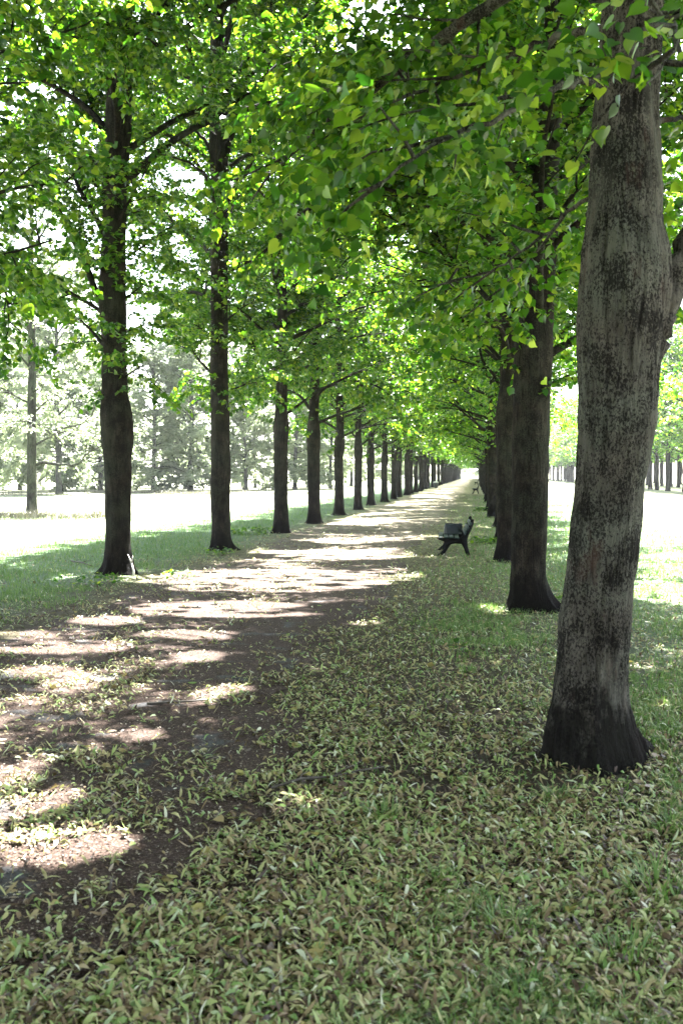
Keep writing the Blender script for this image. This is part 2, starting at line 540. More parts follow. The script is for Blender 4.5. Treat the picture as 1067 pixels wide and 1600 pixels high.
def grow(seed, trunk, reach, n_limbs=24, z_lo=3.2, z_hi=None, top=15.0, limbs=(), leaf=0.078, step=0.030, sec_gap=0.19,
         twig_gap=0.11, twig_len=0.46, shape=LEAF0, lod=0, droop=0.10, tufts=60, thin=0.0, bark="bark", leafm="leaf", elev=(30, 66), seg=None, flare=0.55, gaps=0.24, gap_size=1.2, sun_at=None):
    """trunk: list of (x, y, z, r). reach(azimuth, z) -> limb length. returns trunk mesh, crown mesh"""
    rng = random.Random(seed)
    nr = np.random.RandomState(seed)
    tr = np.array(trunk, float)
    zs = np.concatenate([np.arange(-0.12, 0.6, 0.04), np.arange(0.6, top, 0.10 if lod == 0 else 0.3)]) if lod < 2 else np.concatenate([np.arange(-0.1, 0.6, 0.15), np.arange(0.6, top, 0.6)])
    if lod == 0 and seg and seg > 40:
        zs = np.concatenate([np.arange(-0.15, 6.5, 0.03), np.arange(6.5, top, 0.15)])
    cx, cy, cr = (np.interp(zs, tr[:, 2], tr[:, c]) for c in (0, 1, 3))
    cx = cx + (vnoise(np.stack([zs * 0.5, zs * 0 + 3], 1), seed + 3) - 0.5) * 0.10 * np.clip(zs / 2, 0, 1)
    cy = cy + (vnoise(np.stack([zs * 0.5, zs * 0 + 7], 1), seed + 4) - 0.5) * 0.14 * np.clip(zs / 2, 0, 1)
    TB = MB()
    sg = seg or (26 if lod == 0 else (12 if lod == 1 else 7))
    TB.tube(np.stack([cx, cy, zs], 1), cr, sg, lump=bark_lump(seed, 0.10, flare, 0.075 if (seg and seg > 40) else 0.0))
    pos, dr, nm, sz = [], [], [], []
    mids, cnts, secs = [], [], []

    def leaves_on(p0, p1, fac=1.0):
        L = np.linalg.norm(p1 - p0)
        n = max(3, int(L / step * fac))
        mids.append((p0 + p1) / 2); cnts.append(n)
        t = (np.arange(n) + nr.rand(n)) / n
        d = unit(p1 - p0)
        side = unit(np.cross(d, [0, 0, 1.0]))
        s = np.where(np.arange(n) % 2 == 0, 1.0, -1.0)
        dirs = d * 0.6 + side[None, :] * s[:, None] * 0.9 + nr.randn(n, 3) * 0.35
        dirs[:, 2] -= 0.25 + 0.45 * nr.rand(n)
        nn = np.tile([0, 0, 1.0], (n, 1)) + nr.randn(n, 3) * 0.55 + d[None, :] * 0.3
        pos.append(p0 + (p1 - p0) * t[:, None] + nr.randn(n, 3) * 0.02)
        dr.append(dirs); nm.append(nn)
        sz.append(leaf * (0.6 + 0.65 * nr.rand(n)))

    def branch_path(p, d, L, stepl, dz, wig):
        pts = [p.copy()]
        n = max(2, int(L / stepl))
        for i in range(n):
            d = unit(d + nr.randn(3) * wig + np.array([0, 0, dz]))
            p = p + d * stepl
            pts.append(p.copy())
        return np.array(pts)

    def dress(pts, r0, dens=1.0, start=0.24):
        """secondaries, twigs and leaves on a limb polyline"""
        seglen = np.linalg.norm(np.diff(pts, axis=0), axis=1)
        cum = np.concatenate([[0], np.cumsum(seglen)])
        L = cum[-1]
        s = L * start + rng.random() * 0.2
        k = 0
        while s < L:
            p = np.array([np.interp(s, cum, pts[:, c]) for c in range(3)])
            i = min(len(pts) - 2, int(np.searchsorted(cum, s)) - 1)
            d = unit(pts[i + 1] - pts[i])
            t = s / L
            a = (1 if k % 2 else -1) * math.radians(rng.uniform(35, 75))
            up = unit(np.array([0, 0, 1.0]) + nr.randn(3) * 0.35)
            sd_ = unit(rot_about(d, up, a) + np.array([0, 0, rng.uniform(-0.45, 0.65)]))
            sl = (1.55 - 0.85 * t) * rng.uniform(0.55, 1.1)
            if rng.random() > thin:
                sp = branch_path(p, sd_, sl, 0.2, -droop * 0.6, 0.12)
                if lod < 2: secs.append(sp)
                q = 0.12
                kk = 0
                while q < sl:
                    j = min(len(sp) - 2, int(q / 0.2))
                    pp = sp[j] + (sp[j + 1] - sp[j]) * (q / 0.2 - j)
                    dd = unit(sp[j + 1] - sp[j])
                    aa = (1 if kk % 2 else -1) * math.radians(rng.uniform(30, 70))
                    td = unit(rot_about(dd, unit(np.array([0, 0, 1.0]) + nr.randn(3) * 0.3), aa) + np.array([0, 0, -rng.uniform(0, 0.4)]))
                    tl = twig_len * rng.uniform(0.6, 1.25)
                    leaves_on(pp, pp + td * tl, dens)
                    q += twig_gap * rng.uniform(0.75, 1.3)
                    kk += 1
                leaves_on(sp[-2], sp[-1] + (sp[-1] - sp[-2]), dens)
            s += sec_gap * rng.uniform(0.7, 1.35)
            k += 1

    z_hi = z_hi or top - 0.8
    for i in range(n_limbs):
        t = (i + rng.random() * 0.7) / n_limbs
        z0 = z_lo + (z_hi - z_lo) * t ** 0.95
        az = i * 2.39996 + rng.uniform(-0.4, 0.4)
        el = math.radians(elev[0] + (elev[1] - elev[0]) * t + rng.uniform(-8, 10))
        L = reach(az, z0) * rng.uniform(0.85, 1.12)
        bx, by, br = (np.interp(z0, zs, c) for c in (cx, cy, cr))
        d = np.array([math.cos(az) * math.cos(el), math.sin(az) * math.cos(el), math.sin(el)])
        p = np.array([bx, by, z0])
        pts = branch_path(p, d, L, 0.35, -droop * (0.55 if t < 0.4 else 0.25), 0.085)
        r0 = min(br * 0.6, 0.014 + 0.0095 * L)
        TB.tube(pts[::(1 if lod < 2 else 2)], np.linspace(r0, 0.008, len(pts))[::(1 if lod < 2 else 2)] * (1 if lod < 2 else 1.4), 7 if lod == 0 else (5 if lod == 1 else 3), cap=False)
        dress(pts, r0)
        if lod < 2 and L > 2.6:      # one fork of each big limb
            j = int(len(pts) * rng.uniform(0.25, 0.45))
            d2 = unit(rot_about(unit(pts[j + 1] - pts[j]), np.array([0, 0, 1.0]), rng.choice((-1, 1)) * rng.uniform(0.4, 0.7)) + np.array([0, 0, 0.25]))
            fp = branch_path(pts[j], d2, L * 0.55, 0.3, -droop * 0.3, 0.09)
            TB.tube(fp, np.linspace(r0 * 0.6, 0.006, len(fp)), 5, cap=False)
            dress(fp, r0, start=0.1)
    for (lp, r0, r1, dens) in limbs:     # hand-placed limbs seen in the photograph
        lp = np.array(lp, float)
        tt = np.linspace(0, 1, len(lp)); u = np.linspace(0, 1, len(lp) * 5)
        sm = np.stack([np.interp(u, tt, lp[:, c]) for c in range(3)], 1)
        for _ in range(3): sm[1:-1] = (sm[:-2] + sm[1:-1] + sm[2:]) / 3
        sm[1:-1] += nr.randn(len(sm) - 2, 3) * 0.012
        TB.tube(sm, np.linspace(r0, r1, len(sm)), 12 if r0 > 0.06 else 8, cap=False, lump=bark_lump(seed + 77, 0.12))
        if dens > 0: dress(sm, r0, dens, 0.3)
    for i in range(tufts):               # leafy shoots straight out of the trunk
        z0 = rng.uniform(z_lo - 0.35, min(top * 0.7, 10))
        az = rng.uniform(0, 2 * PI)
        bx, by, br = (np.interp(z0, zs, c) for c in (cx, cy, cr))
        p = np.array([bx + math.cos(az) * br * 0.9, by + math.sin(az) * br * 0.9, z0])
        d = unit(np.array([math.cos(az), math.sin(az), rng.uniform(-0.5, 0.5)]))
        L = rng.uniform(0.2, 0.6)
        leaves_on(p, p + d * L, 1.0)
    A = [np.concatenate(q_) for q_ in (pos, dr, nm, sz)]
    if gaps:
        kp = np.repeat(vnoise(np.array(mids) / gap_size + 31.7, seed + 60) > gaps, cnts)
        A = [q_[kp] for q_ in A]
    if secs:
        pm_ = np.array([q_[len(q_) // 2] for q_ in secs])
        ok_ = vnoise(pm_ / gap_size + 31.7, seed + 60) > gaps + 0.06
        if sun_at is not None: ok_ &= ~open_to_sun(pm_, *sun_at)
        for q_, k_ in zip(secs, ok_):
            if k_:
                q_ = q_[::(1 if lod == 0 else 2)]
                TB.tube(q_, np.linspace(0.013, 0.003, len(q_)) * (1 if lod == 0 else 1.3), 4 if lod == 0 else 3, cap=False)
    if sun_at is not None:
        kp = ~open_to_sun(A[0], *sun_at)
        A = [q_[kp] for q_ in A]
    crown = leaf_cloud("crown", A[0], A[1], A[2], A[3], shape, M[leafm])
    return TB.mesh("trunk", M[bark], smooth=True), crown


# where the canopy is open: sun flecks on the ground, as (x, y, half width, half length) in metres
def ground_at(px, py):
    d = _R @ np.array([px - 533.5, 800.0 - py, -FPX])
    return np.array([0, 0, EYE]) + d * (-EYE / d[2])


FLECKS = []
for (px, py, hw, hh) in ((30, 1265, 60, 50), (120, 1325, 130, 26), (0, 1215, 50, 20), (222, 1148, 42, 14), (338, 1085, 46, 18), (320, 1025, 30, 9), (130, 1062, 55, 20),
                         (50, 1050, 70, 12), (15, 1098, 35, 9), (100, 1012, 130, 11), (60, 1195, 30, 8), (350, 952, 160, 14), (300, 992, 90, 8), (430, 905, 210, 17),
                         (600, 900, 60, 12), (330, 915, 80, 9), (540, 866, 110, 8), (440, 1265, 42, 14), (520, 1250, 26, 6), (800, 1125, 45, 9), (770, 955, 45, 6),
                         (1030, 925, 55, 16), (560, 975, 30, 5), (30, 992, 60, 7), (200, 905, 120, 6), (1060, 1110, 20, 8), (560, 842, 110, 7), (620, 825, 80, 5), (160, 970, 60, 8)):
    q = ground_at(px, py)
    FLECKS.append((q[0], q[1], hw * q[1] / FPX, hh * q[1] * q[1] / (FPX * EYE) * 1.1))


def open_to_sun(p, ox, oy):
    """mask of leaves (local positions p) whose shadow would fall on a sunny fleck of ground"""
    k_ = p[:, 2] / math.tan(SUN_EL)
    gx_ = p[:, 0] + ox - k_ * math.sin(SUN_AZ)
    gy_ = p[:, 1] + oy - k_ * math.cos(SUN_AZ)
    wx = gx_ + (vnoise(np.stack([gx_ * 2.2, gy_ * 2.2], 1), 81) - 0.5) * 0.3
    wy = gy_ + (vnoise(np.stack([gx_ * 2.2, gy_ * 2.2], 1), 82) - 0.5) * 0.25
    m = np.zeros(len(p), bool)
    hole = vnoise(np.stack([gx_ * 3.3, gy_ * 5.5], 1), 84)
    for (a, b, c_, d_) in FLECKS:
        m |= (hole > (0.25 if c_ * d_ > 0.12 else 0.1)) & (((wx - a) / c_) ** 2 + ((wy - b) / d_) ** 2 < 1)
    st = vnoise(np.stack([gx_ * 0.55, gy_ * 0.9], 1), 83)
    m |= (gx_ > -5.0) & (gx_ < -1.3) & (gy_ > 19) & (st > 0.52)
    return m


def limb(Y, pix):
    """polyline through photo pixels near tree distance Y; entries (px, py, dY)"""
    return [at(a, b, Y + c) for a, b, c in pix]


def tree(name, meshes, loc, rz=0.0, scale=1.0, label=None, cat="tree", group=None):
    r = empty(name, loc, rz, scale)
    tag(r, label, cat, group)
    link("trunk", meshes[0], r)
    link("crown", meshes[1], r)
    return r


def local(pts, ox, oy):
    return [(p[0] - ox, p[1] - oy, p[2]) for p in pts]


def trunk_from_pixels(rows, Y, ox, oy, top, r_top=0.05):
    """rows: (py, left edge px, right edge px)"""
    out = []
    for py, l, r in rows:
        a, b = at(l, py, Y), at(r, py, Y)
        out.append(((a[0] + b[0]) / 2 - ox, 0.0, a[2], (b[0] - a[0]) / 2))
    out.sort(key=lambda q: q[2])
    lx, _, lz, lr = out[-1]
    out.append((lx + 0.1, 0.2, (lz + top) / 2, lr * 0.62))
    out.append((lx, 0.1, top, r_top))
    return [(o[0], o[1], o[2], o[3]) for o in out]


def reach_row(az, z, inward):
    """inward = +1 when the path lies towards +X, -1 towards -X"""
    c = math.cos(az) * inward
    side = (3.9 if z < 5 else 5.0) if c > 0 else 4.4
    base = math.hypot(side * math.cos(az), 4.3 * math.sin(az))
    t = (z - 3) / 12
    return base * (1.0 if t < 0.55 else max(0.3, 1.0 - (t - 0.55) * 1.4))


RX, LX = 0.70, -5.55
RY = [6.05, 12.55, 19.5, 25.5, 31.9, 39.0, 46.0]
while RY[-1] < 330: RY.append(RY[-1] + 6.55)
LY = [16.2, 21.4, 28.0, 33.4, 40.2, 46.6, 53.0]
while LY[-1] < 330: LY.append(LY[-1] + 6.35)

ORD = ["first", "second", "third", "fourth", "fifth", "sixth", "seventh", "eighth", "ninth", "tenth", "eleventh", "twelfth", "thirteenth", "fourteenth"]
G_R = "lime trees in the right row of the avenue"
G_L = "lime trees in the left row of the avenue"

# the big near trunk on the right
Y = RY[0]
rows = [(1182, 856, 1000), (1140, 856, 990), (1080, 864, 983), (1000, 871, 986), (900, 885, 990), (800, 895, 1002), (750, 899, 1005), (700, 902, 1013),
        (650, 903, 1022), (600, 905, 1024), (550, 905, 1030), (500, 905, 1040), (450, 907, 1046), (400, 912, 1046), (350, 920, 1040), (300, 929, 1046),
        (200, 936, 1042), (125, 944, 1041), (0, 951, 1046)]
tp = trunk_from_pixels(rows, Y, RX, Y, 14.5)
lims = [(local(limb(Y, [(1000, 570, 0), (1022, 510, 0), (1048, 448, .03), (1078, 375, .08), (1125, 280, .2), (1190, 120, .5), (1270, -150, .9)]), RX, Y), 0.115, 0.03, 1.0),
        (local(limb(Y, [(965, 110, -.1), (900, 125, -.3), (830, 160, -.6), (700, 215, -1.0), (560, 300, -1.3)]), RX, Y), 0.026, 0.006, 1.0),
        (local(limb(Y, [(960, 40, 0), (860, 60, .5), (740, 110, 1.0), (600, 160, 1.4), (480, 240, 1.6)]), RX, Y), 0.028, 0.006, 1.0),
        (local(limb(Y, [(980, 300, 0), (925, 300, .6), (850, 370, 1.5), (780, 420, 2.2), (700, 440, 2.6)]), RX, Y), 0.02, 0.005, 0.9),
        (local(limb(Y, [(1000, 40, 0), (1030, 10, -.8), (1062, 60, -1.5), (1010, 130, -2.0)]), RX, Y), 0.014, 0.004, 0.3),
        (local(limb(Y, [(1000, 200, 0), (1070, 180, .5), (1120, 260, 1.0), (1080, 420, 1.3)]), RX, Y), 0.02, 0.005, 0.8)]
m0 = grow(11, tp, lambda a, z: reach_row(a, z, -1) * (0.3 if math.sin(a) < -0.25 and z < 6.5 else 1), n_limbs=54, z_lo=4.4, top=14.5, limbs=lims, tufts=1, sun_at=(RX, Y), bark="bark_near", seg=150, flare=0.42, leaf=0.070, gaps=0.14, shape=LEAF_FINE)
t = tree("lime_tree", m0, (RX, Y, 0), 0, 1.0, "large lime tree with thick pale grey mottled trunk nearest the viewer", "tree", G_R)

# second tree of the right row
Y = RY[1]
rows = [(950, 796, 862), (900, 797, 853), (800, 798, 853), (700, 798, 857), (600, 800, 860), (545, 800, 863), (500, 806, 862), (450, 813, 862), (300, 828, 872), (100, 846, 888), (0, 856, 895)]
tp = trunk_from_pixels(rows, Y, RX, Y, 15)
m1 = grow(21, tp, lambda a, z: reach_row(a, z, -1), n_limbs=48, z_lo=3.0, top=15, tufts=150, gaps=0.16, sun_at=(RX, Y))
t = tree("lime_tree", m1, (RX, Y, 0), 0, 1.0, "dark trunked lime tree with warty right edge just behind the big near trunk", "tree", G_R)

# first visible tree of the left row
Y = LY[0]
ox = LX
rows = [(900, 163, 209), (850, 165, 204), (780, 166, 204), (720, 165, 205), (680, 160, 209), (650, 159, 207), (620, 161, 200), (560, 162, 198), (480, 157, 198),
        (400, 160, 197), (300, 164, 198), (200, 166, 204), (100, 168, 204), (0, 172, 204)]
tp = trunk_from_pixels(rows, Y, ox, Y, 15.5)
lims = [(local(limb(Y, [(175, 500, 0), (150, 460, 0), (128, 385, -.1), (95, 330, -.3), (55, 285, -.5), (0, 240, -.9)]), ox, Y), 0.065, 0.02, 1.0),
        (local(limb(Y, [(180, 110, 0), (160, 92, .1), (130, 70, .2), (80, 20, .5)]), ox, Y), 0.05, 0.02, 1.0),
        (local(limb(Y, [(190, 80, 0), (215, 40, .1), (240, 12, .2), (290, -60, .4)]), ox, Y), 0.05, 0.02, 1.0),
        (local(limb(Y, [(180, 290, 0), (140, 240, .3), (85, 205, .6), (20, 180, 1.2)]), ox, Y), 0.03, 0.01, 0.9)]
m2 = grow(31, tp, lambda a, z: reach_row(a, z, 1) * (0.35 if z < 6.3 and (math.sin(a + 0.35) < -0.6 or math.cos(a) > 0.1) else (1.2 if z > 6.3 and (math.cos(a) > 0 or math.sin(a) < 0) else 1)) * (0.6 if z < 5 else 1), n_limbs=52, z_lo=3.2, top=15.5, gaps=0.2, limbs=lims, tufts=70, sun_at=(ox, Y))
t = tree("lime_tree", m2, (ox, Y, 0), 0, 1.0, "tall lime tree at far left with knobbly collar, pale stick at its foot", "tree", G_L)

Y = LY[1]
rows = [(862, 330, 360), (820, 331, 359), (740, 330, 359), (680, 330, 359), (600, 331, 358), (500, 332, 357), (400, 330, 356), (300, 329, 354), (260, 327, 355), (150, 328, 350), (0, 329, 347)]
tp = trunk_from_pixels(rows, Y, ox, Y, 16)
lims = [(local(limb(Y, [(345, 270, 0), (360, 220, 0), (378, 160, 0), (405, 90, .2), (450, 10, .4), (480, -60, .6)]), ox, Y), 0.07, 0.025, 1.0),
        (local(limb(Y, [(338, 250, 0), (318, 215, 0), (290, 190, .1), (250, 150, .3)]), ox, Y), 0.05, 0.02, 0.8),
        (local(limb(Y, [(335, 285, 0), (300, 255, -.2), (248, 238, -.4), (200, 230, -.7)]), ox, Y), 0.035, 0.012, 0.8)]
m3 = grow(41, tp, lambda a, z: reach_row(a, z, 1) * (0.35 if math.sin(a + 0.25) < -0.5 and z < 8 else (0.5 if math.cos(a) > 0.1 and z < 7 else 1)) * (0.6 if z < 5 else 1), n_limbs=42, z_lo=3.3, top=16, gaps=0.28, limbs=lims, tufts=70, sun_at=(ox, Y))
t = tree("lime_tree", m3, (ox, Y, 0), 0, 1.0, "slim lime tree with forked upper stem, second trunk of the left row", "tree", G_L)

# generic row trees, near detail and mid detail
def row_trunk(seed, top, r=0.205):
    g = random.Random(seed)
    lean = g.uniform(-0.25, 0.25)
    k = g.uniform(2.5, 3.2)
    return [(0, 0, -0.15, r * 1.12), (0, 0, 0.5, r), (lean * 0.1, 0, k - 0.5, r * 0.93), (lean * 0.13, 0, k, r * 1.1), (lean * 0.16, 0, k + 0.5, r * 0.82),
            (lean * 0.5, 0, 6, r * 0.68), (lean, 0.1, 10, r * 0.45), (lean, 0, top, 0.03)]


near = [grow(101 + i, row_trunk(i, 15), lambda a, z: reach_row(a, z, 1), n_limbs=48, z_lo=3.4, top=15, tufts=80, shape=LEAF_FINE) for i in range(1)]
R3 = (RX - 0.12, RY[2])
right3 = grow(111, row_trunk(3, 15), lambda a, z: reach_row(a, z, -1), n_limbs=46, z_lo=3.3, top=15, tufts=70, shape=LEAF1, leaf=0.095, sun_at=R3)
right4 = grow(112, row_trunk(4, 15), lambda a, z: reach_row(a, z, -1), n_limbs=46, z_lo=3.3, top=15, tufts=60, shape=LEAF1, lod=1, leaf=0.11, step=0.044, sec_gap=0.25, twig_gap=0.15, sun_at=(RX, RY[3]))
left3 = grow(113, row_trunk(5, 15), lambda a, z: reach_row(a, z, 1), n_limbs=46, z_lo=3.3, top=15, tufts=70, shape=LEAF1, leaf=0.095, sun_at=(LX, LY[2]))
left00 = grow(115, row_trunk(7, 15), lambda a, z: reach_row(a, z, 1), n_limbs=44, z_lo=5, top=15, tufts=10, shape=LEAF1, leaf=0.11, step=0.044, sun_at=(LX, 3.6))
left0 = grow(114, row_trunk(6, 15), lambda a, z: reach_row(a, z, 1) * (0.42 if z < 7 and math.cos(a) > -0.1 else 1), n_limbs=46, z_lo=3.6, top=15, tufts=40, gaps=0.22, sun_at=(LX, 9.9))
mid = [grow(201 + i, row_trunk(10 + i, 15), lambda a, z: reach_row(a, z, 1), n_limbs=46, z_lo=3.0, top=15, tufts=60, shape=LEAF1, lod=1, leaf=0.11, step=0.044, sec_gap=0.25, twig_gap=0.15, sun_at=(LX, 60.0 + 7 * i)) for i in range(3)]
far = [grow(301 + i, row_trunk(20 + i, 15), lambda a, z: reach_row(a, z, 1), n_limbs=42, z_lo=3.0, top=15, tufts=30, shape=LEAF2, lod=2, leaf=0.2, step=0.08, sec_gap=0.38, twig_gap=0.22, twig_len=0.5) for i in range(2)]
rs = random.Random(5)


def pick(Yv, i):
    if Yv < 90: return mid[i % 3]
    return far[i % 2]


for i, Yv in enumerate(LY[2:], 2):
    s = rs.uniform(0.94, 1.08)
    lab = ("%s lime tree counted from the front in the left row" % ORD[i]) if i < 14 else "small distant lime tree deep in the left row"
    if i == 2:
        tree("lime_tree", left3, (LX, Yv, 0), 0, 1.0, lab, "tree", G_L)
        continue
    tree("lime_tree", pick(Yv, i), (LX + rs.uniform(-.12, .12), Yv, 0), rs.uniform(-.12, .12), (s * rs.uniform(.88, 1.1), s, s * rs.uniform(.93, 1.07)), lab, "tree", G_L)
for i, Yv in enumerate(RY[2:], 2):
    s = rs.uniform(0.96, 1.1)
    lab = ("%s lime tree counted from the front in the right row" % ORD[i]) if i < 10 else "small distant lime tree deep in the right row, beyond the second bench"
    if i < 4:
        tree("lime_tree", right3 if i == 2 else right4, (R3[0] if i == 2 else RX, Yv, 0), 0, 1.0, lab, "tree", G_R)
        continue
    tree("lime_tree", pick(Yv, i), (RX + rs.uniform(-.08, .08) + (0.1 if i == 2 else 0), Yv, 0), PI + rs.uniform(-.3, .3), (s * rs.uniform(.88, 1.1), s, s * rs.uniform(.93, 1.07)), lab, "tree", G_R)
# trees beside the camera: trunks out of the frame, boughs and shade inside it
tree("lime_tree", left0, (LX, 9.9, 0), 0, 1.0, "lime tree whose boughs hang in from the left edge above the verge", "tree", G_L)
tree("lime_tree", left00, (LX, 3.6, 0), 0, 1.0, "lime tree outside the left edge shading the near end of the path", "tree", G_L)
tree("lime_tree", near[0], (RX + .5, -1.7, 0), PI + .2, 1.0, "lime tree beside the viewer whose leaves hang into the top right corner", "tree", G_R)

for (X0, Y0, side, where) in ((RX, -7.6, PI, "right row"), (LX, -3.2, 0, "left row"), (RX, -14.2, PI, "right row"), (LX, -9.8, 0, "left row")):  # unseen trees continuing the avenue, added to block skylight on the near leaves
    tree("lime_tree", near[0], (X0, Y0, 0), side + .1, 1.0, "unseen lime tree added behind the viewer to shade the near %s ground" % where.split()[0], "tree", G_R if side else G_L)

# far right: second avenue across the lawn
i = 0
for X0, Y0, Y1, dy in ((18.7, 78, 300, 5.7), (24.9, 84, 300, 6.2), (31.5, 90, 260, 7.3)):
    Yv = Y0
    while Yv < Y1:
        s = rs.uniform(0.95, 1.12)
        front = X0 < 20
        lab = "dark lime trunk in the front row of the avenue across the sunny lawn" if front else "lime tree deeper inside the avenue across the sunny lawn"
        tree("lime_tree", far[i % 2], (X0 + rs.uniform(-.3, .3), Yv + rs.uniform(-.5, .5), 0), rs.uniform(0, 6.28), (s, s, s), lab, "tree", "lime trees of the avenue across the lawn")
        Yv += dy; i += 1

# field trees on the left
def reach_broad(az, z):
    t = z / 15
    return 5.2 * (0.8 + 0.5 * t if t < 0.65 else max(0.3, 1.12 - (t - 0.65) * 2.2))


ft = [(0, 0, -0.1, 0.24), (0, 0, 0.6, 0.2), (0.05, 0, 3, 0.19), (0.15, 0, 7, 0.15), (0.1, 0, 16, 0.03)]
fx, fy = -18.0, 38.5
p0 = at(50, 805, 38.5); fx = p0[0]
lims = [(local(limb(38.5, [(52, 728, 0), (65, 722, 0), (95, 727, -.3), (125, 726, -.5), (135, 708, -.6), (158, 697, -.8), (190, 690, -1.0)]), fx, fy), 0.07, 0.02, 0.35),
        (local(limb(38.5, [(56, 660, 0), (85, 682, -.5), (98, 668, -.8), (125, 665, -1.2), (145, 650, -1.4), (150, 630, -1.5)]), fx, fy), 0.05, 0.02, 0.35)]
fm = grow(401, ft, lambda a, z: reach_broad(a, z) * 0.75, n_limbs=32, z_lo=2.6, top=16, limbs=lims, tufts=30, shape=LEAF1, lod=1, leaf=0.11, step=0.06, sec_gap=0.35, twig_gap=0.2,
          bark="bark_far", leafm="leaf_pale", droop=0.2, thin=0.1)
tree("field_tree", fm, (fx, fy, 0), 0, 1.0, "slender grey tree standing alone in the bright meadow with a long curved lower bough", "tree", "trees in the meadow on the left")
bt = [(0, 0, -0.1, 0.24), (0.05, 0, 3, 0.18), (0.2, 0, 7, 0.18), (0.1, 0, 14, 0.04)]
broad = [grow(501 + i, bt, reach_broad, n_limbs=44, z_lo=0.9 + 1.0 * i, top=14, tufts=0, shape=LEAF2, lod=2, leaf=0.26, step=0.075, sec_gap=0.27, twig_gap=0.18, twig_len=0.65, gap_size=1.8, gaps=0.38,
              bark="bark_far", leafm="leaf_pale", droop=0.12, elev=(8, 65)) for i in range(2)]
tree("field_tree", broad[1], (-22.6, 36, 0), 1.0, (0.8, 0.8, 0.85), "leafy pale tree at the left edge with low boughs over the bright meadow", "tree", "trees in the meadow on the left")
spots = [(-40, 92), (-34, 78), (-37.5, 96), (-31, 104), (-27, 92), (-23, 98), (-19.5, 106), (-16.5, 112), (-46, 88), (-52, 100), (-43, 112), (-35, 118), (-27, 120), (-21, 124), (-58, 92),
         (-17, 135), (-60, 118), (-50, 130), (-14, 150), (-15, 175), (-16, 200), (-14, 230), (-24, 150), (-39, 102), (-30, 90), (-25, 106), (-47, 98), (-66, 104), (-15.5, 265), (-6, 420), (2, 430), (-12, 440), (9, 425), (-2, 470)]
for i, (x, y) in enumerate(spots):
    s = rs.uniform(0.8, 1.15)
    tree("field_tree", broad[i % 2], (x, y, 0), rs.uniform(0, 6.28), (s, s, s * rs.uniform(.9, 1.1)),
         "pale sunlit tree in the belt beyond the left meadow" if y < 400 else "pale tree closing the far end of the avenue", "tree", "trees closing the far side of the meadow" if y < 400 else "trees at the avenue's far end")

# ---------------------------------------------------------------- leaf litter and grass
nr = np.random.RandomState(7)


def scatter(n, y0, y1, power=1.6, margin=1.0):
    """points in the wedge of ground in front of the viewer, denser near"""
    u = nr.rand(n)
    y = (y0 ** (1 - power) + u * (y1 ** (1 - power) - y0 ** (1 - power))) ** (1 / (1 - power))
    xa, xb = -0.50 * y - margin, 0.225 * y + margin
    x = xa + (xb - xa) * nr.rand(n)
    return x, y


def litter_density(x, y):
    xl, xr = path_edges(y)
    p = np.stack([x, y], 1)
    n1 = vnoise(p * 1.1, 21); n2 = vnoise(p * 3.7, 22)
    n3 = vnoise(p * 8.5, 23)
    cl = n1 * 0.45 + n2 * 0.35 + n3 * 0.2
    bare_r = xr + (n1 - 0.5) * 0.5
    bare_l = xr - 1.25 + (n2 - 0.5) * 0.5 + np.clip((y - 12) / 12, 0, 1) * 0.3
    d = np.where(x > bare_l, np.clip(0.06 + 0.35 * (cl > 0.58) + 1.1 * np.clip((x - bare_r + 0.28 + (n3 - 0.5) * 0.7) / 0.6, 0, 1), 0, 1), 0.10 + 0.62 * np.clip((cl - 0.43) * 6, 0, 1))
    verge = np.clip((-5.3 - x) / 1.5, 0, 1)
    d *= (1 - (0.35 + 0.4 * np.clip((y - 14) / 10, 0, 1)) * verge) * np.where(y < 14, 0.60 + 0.40 * np.clip((n2 - 0.4) * 4, 0, 1), 1)
    d *= 1 - 0.6 * np.clip((x - 2.5) / 2, 0, 1)
    # bald soil spots and the worn ring around the near trunk
    d *= np.where((x > bare_r) & (cl < 0.30), 0.35, 1)
    rr = np.hypot(x - RX, y - RY[0])
    d *= np.clip((rr - 0.3) / 0.3, 0.0, 1) * 0.25 + 0.75
    return d


x, y = scatter(210000, 2.4, 45, 1.9)
keep = nr.rand(len(x)) < litter_density(x, y)
x, y = x[keep], y[keep]
rr = np.hypot(x - RX, y - RY[0])
keep = rr > 0.25
x, y = x[keep], y[keep]
N = len(x)
grow_f = 1 + np.clip((y - 8) / 30, 0, 1) * 0.8
L = (0.022 + 0.058 * nr.rand(N) ** 1.2) * grow_f
W = (0.003 + 0.0072 * nr.rand(N) ** 1.4) * grow_f
yaw = nr.rand(N) * 2 * PI
curl = nr.uniform(-0.6, 2.6, N)
pitch0 = nr.uniform(-0.4, 0.6, N)
lift = 0.003 + 0.020 * nr.rand(N) ** 2
side_curl = nr.uniform(-0.9, 0.9, N)
K = 5
pts = np.zeros((N, K, 2, 3))
cxp = np.zeros(N); czp = np.zeros(N); cyp = np.zeros(N)
wprof = [0.25, 0.9, 1.0, 0.75, 0.12]
for kx in range(K):
    ang = pitch0 + 0.3 - curl * (kx / (K - 1) - 0.3)
    if kx:
        cxp = cxp + np.cos(ang) * L / (K - 1) * np.cos(side_curl * kx / K)
        cyp = cyp + np.sin(side_curl * kx / K) * L / (K - 1)
        czp = czp + np.sin(ang) * L / (K - 1)
    roll = (side_curl * 0.8 + (kx / K) * curl * 0.3)
    for sI, s in enumerate((-1, 1)):
        w = W * wprof[kx] * s
        pts[:, kx, sI, 0] = cxp - w * np.sin(side_curl * kx / K)
        pts[:, kx, sI, 1] = cyp + w * np.cos(roll)
        pts[:, kx, sI, 2] = czp + w * np.sin(roll)
zmin = pts[..., 2].reshape(N, -1).min(1)
